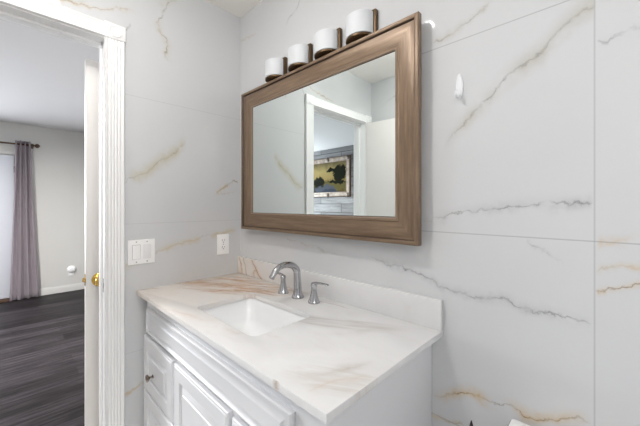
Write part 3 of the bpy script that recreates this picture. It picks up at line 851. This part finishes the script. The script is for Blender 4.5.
# wall hook
hk = thing('wall_hook', (1.293, 0, 1.64), 'small white oval hook stuck on the tile right of the mirror', 'hook')
def oval(rx, rz, y, cx, cz, n=24): return [(cx + rx * math.cos(2 * PI * k / n), y, cz + rz * math.sin(2 * PI * k / n)) for k in range(n)]
w = MB(); w.rings([oval(.011, .040, -.0003, 1.293, 1.690), oval(.011, .040, -.004, 1.293, 1.690), oval(.009, .037, -.0075, 1.293, 1.690), oval(.004, .030, -.009, 1.293, 1.690)]); w.build('hook_plate', M['acrylic'], hk, 50)
w = MB(); w.tube([(1.293, -.006, 1.672), (1.293, -.010, 1.662), (1.293, -.016, 1.656), (1.293, -.023, 1.656), (1.293, -.027, 1.662), (1.293, -.028, 1.670)], [.006, .0065, .0065, .006, .0055, .004], 12); w.build('prong', M['acrylic'], hk, 60)

# ------------------------------------------------------------------ toilet and plunger (only tips in view)
to = thing('toilet', (1.655, -.35, 0), 'white toilet whose tank lid corner shows at the bottom edge', 'toilet')
TX0, TX1 = 1.446, 1.866


def rrz(x0, x1, y0, y1, r, z): return [(a, b_, z) for a, b_ in rrect(x0, x1, y0, y1, r)]
w = MB(); w.rings([rrz(TX0 + .035, TX1 - .035, -.190, -.028, .03, .365), rrz(TX0 + .02, TX1 - .02, -.200, -.026, .035, .40), rrz(TX0 + .008, TX1 - .008, -.210, -.024, .035, .688)]); w.build('tank', M['porcelain'], to, 40)
w = MB(); w.rings([rrz(TX0, TX1, -.218, -.016, .022, .6885), rrz(TX0 - .009, TX1 + .009, -.222, -.014, .012, .694), rrz(TX0 - .009, TX1 + .009, -.222, -.014, .012, .719), rrz(TX0 - .006, TX1 + .006, -.219, -.017, .010, .724), rrz(TX0 + .012, TX1 - .012, -.206, -.03, .008, .7255)]); w.build('tank_lid', M['porcelain'], to, 40)
def egg(rx, ry0, ry1, z, cy, n=36, cx=1.656):
    return [(cx + rx * math.cos(2 * PI * k / n), cy + (ry1 if math.sin(2 * PI * k / n) > 0 else ry0) * math.sin(2 * PI * k / n), z) for k in range(n)]
w = MB(); w.rings([egg(.105, .20, .19, 0, -.34), egg(.10, .18, .18, .03, -.34), egg(.095, .16, .17, .15, -.34), egg(.13, .20, .19, .26, -.36), egg(.175, .26, .23, .36, -.40), egg(.185, .275, .24, .395, -.41), egg(.180, .27, .235, .40, -.41), egg(.135, .215, .16, .395, -.42), egg(.11, .16, .12, .30, -.41), egg(.04, .06, .05, .22, -.38)]); w.build('bowl', M['porcelain'], to, 50)
w = MB(); w.rings([egg(.187, .28, .20, .4015, -.415), egg(.19, .283, .203, .408, -.415), egg(.19, .283, .203, .428, -.415), egg(.183, .275, .196, .436, -.415), egg(.10, .15, .10, .439, -.415)]); w.build('seat_lid', M['plastic'], to, 50)
w = MB(); w.box(TX0 + .03, TX0 + .10, -.228, -.222, .63, .645, .002); w.lathe([(.001, 0), (.012, 0), (.012, .014), (.001, .014)], 16, (TX0 + .045, -.210, .6375), '-y'); w.build('flush_lever', M['nickel'], to)

pg = thing('plunger', (1.360, -.10, 0), 'dark pointed handle tip standing between vanity and toilet tank', 'plunger')
w = MB(); w.lathe([(.062, .0), (.068, .012), (.066, .045), (.05, .085), (.026, .105), (.018, .125), (.012, .128)], 32, (1.36, -.10, .001)); w.build('cup', M['black'], pg, 45)
w = MB(); w.lathe([(.0095, .12), (.0095, .60), (.011, .64), (.0105, .665), (.0075, .690), (.004, .707), (.0012, .717)], 20, (1.36, -.10, .003)); w.build('handle', M['plum'], pg, 50)

# ------------------------------------------------------------------ bedroom things
cr = thing('curtain_rod', (-4.285, -2.0, 2.165), 'dark bronze curtain rod with ball finial on the bedroom wall', 'curtain rod')
w = MB(); w.lathe([(.0115, -3.55), (.0115, -.725)], 18, (-4.285, 0, 2.165), 'y'); w.build('rod', M['rod'], cr)
w = MB(); w.lathe([(.013, -.735), (.016, -.730), (.016, -.724), (.008, -.720), (.012, -.715), (.026, -.702), (.030, -.690), (.026, -.676), (.012, -.664), (.003, -.660)], 24, (-4.285, 0, 2.165), 'y'); w.build('finial', M['rod'], cr)
for y in (-.738, -2.0, -3.5):
    w = MB(); w.box(-4.3695, -4.362, y - .012, y + .012, 2.13, 2.20, .002); w.box(-4.366, -4.272, y - .005, y + .005, 2.146, 2.1535, .001); w.box(-4.300, -4.270, y - .005, y + .005, 2.1465, 2.1535, .001); w.build('bracket', M['rod'], cr)

cu = MB(); NU, NV = 120, 30
vs = []
for j in range(NV + 1):
    t_ = j / NV; z = 2.212 - t_ * (2.212 - .012)
    y0 = -.912 - .058 * t_ ** 1.3; y1 = -.758 + .094 * t_ ** 1.1
    row = []
    for i in range(NU + 1):
        s_ = i / NU; a = s_ * 3.5 * 2 * PI
        amp = .034 * (1 - .15 * t_) + .006 * math.sin(3 * t_ + s_ * 9)
        yy = y0 + (y1 - y0) * (s_ + .010 * math.sin(2 * a) * t_)
        row.append((-4.282 + amp * math.sin(a + .5 * math.sin(2.2 * t_)), yy, z))
    vs.append(row)
bv = [[cu.bm.verts.new(p) for p in r_] for r_ in vs]
for j in range(NV):
    for i in range(NU): cu.bm.faces.new((bv[j][i], bv[j][i + 1], bv[j + 1][i + 1], bv[j + 1][i]))
bmesh.ops.solidify(cu.bm, geom=cu.bm.faces[:], thickness=.002)
cur = cu.build('curtain', M['satin'], None, 60)
tag(cur, 'gathered mauve satin curtain hanging to the floor in the bedroom', 'curtain')
for k in range(3):
    y = -.895 + k * .046
    w = MB(); w.tube([(-4.285 + .020 * math.cos(2 * PI * q / 20), y, 2.168 + .020 * math.sin(2 * PI * q / 20)) for q in range(21)], .0035, 8)
    w.build('grommet', M['rod'], cur)

bo = thing('power_outlet', (-4.37, -.304, .23), 'white outlet plate low on the bedroom wall, a round plug in it', 'power outlet')
w = MB(); w.box(-4.3697, -4.364, -.340, -.268, .235, .352, .002); w.build('plate', M['plastic_dull'], bo)
w = MB(); w.box(-4.3645, -4.362, -.320, -.288, .245, .274, .001); w.build('receptacle', M['plastic'], bo)
pi_ = MB(); pi_.lathe([(.001, 0), (.030, 0), (.050, .010), (.053, .024), (.046, .036), (.025, .044), (.001, .046)], 32, (-4.3635, -.304, .340), 'x')
pi_ = pi_.build('night_light', M['plastic'], None); tag(pi_, 'round white plug-in night light stuck in the low bedroom outlet', 'night light')
w = MB(); w.lathe([(.001, .046), (.016, .0455), (.018, .048), (.001, .049)], 24, (-4.3635, -.304, .340), 'x'); w.build('lens', M['acrylic'], pi_)

pa = thing('painting', (-2.53, -3.63, 1.48), 'framed landscape painting on the plank wall, seen in the mirror', 'painting')
PX0, PX1, PZ0, PZ1 = -3.10, -1.958, 1.484, 2.273
def pring(i, y): return [(PX0 + i, y, PZ0 + i), (PX1 - i, y, PZ0 + i), (PX1 - i, y, PZ1 - i), (PX0 + i, y, PZ1 - i)]
w = MB(); w.rings([pring(0, -3.639), pring(0, -3.612), pring(.012, -3.600), pring(.03, -3.598), pring(.055, -3.606), pring(.075, -3.609), pring(.085, -3.605), pring(.095, -3.606), pring(.100, -3.618), pring(.100, -3.639)], False, False, mis=lambda k, i: 1 if k in (0, 1, 7) else 0)
w.build('frame', [M['carved'], M['carved_dark']], pa, 35)
for cx in (PX0 + .05, PX1 - .05, (PX0 + PX1) / 2):
    for cz in (PZ0 + .035, PZ1 - .035):
        w = MB(); w.lathe([(.045, -3.606), (.045, -3.598), (.035, -3.592), (.022, -3.590), (.012, -3.584), (.001, -3.583)], 20, (cx, 0, cz), 'y'); w.build('ornament', M['carved_dark'], pa)
w = MB(); w.box(PX0 + .095, PX1 - .095, -3.630, -3.620, PZ0 + .095, PZ1 - .095); w.build('canvas', M['canvas'], pa, 0)
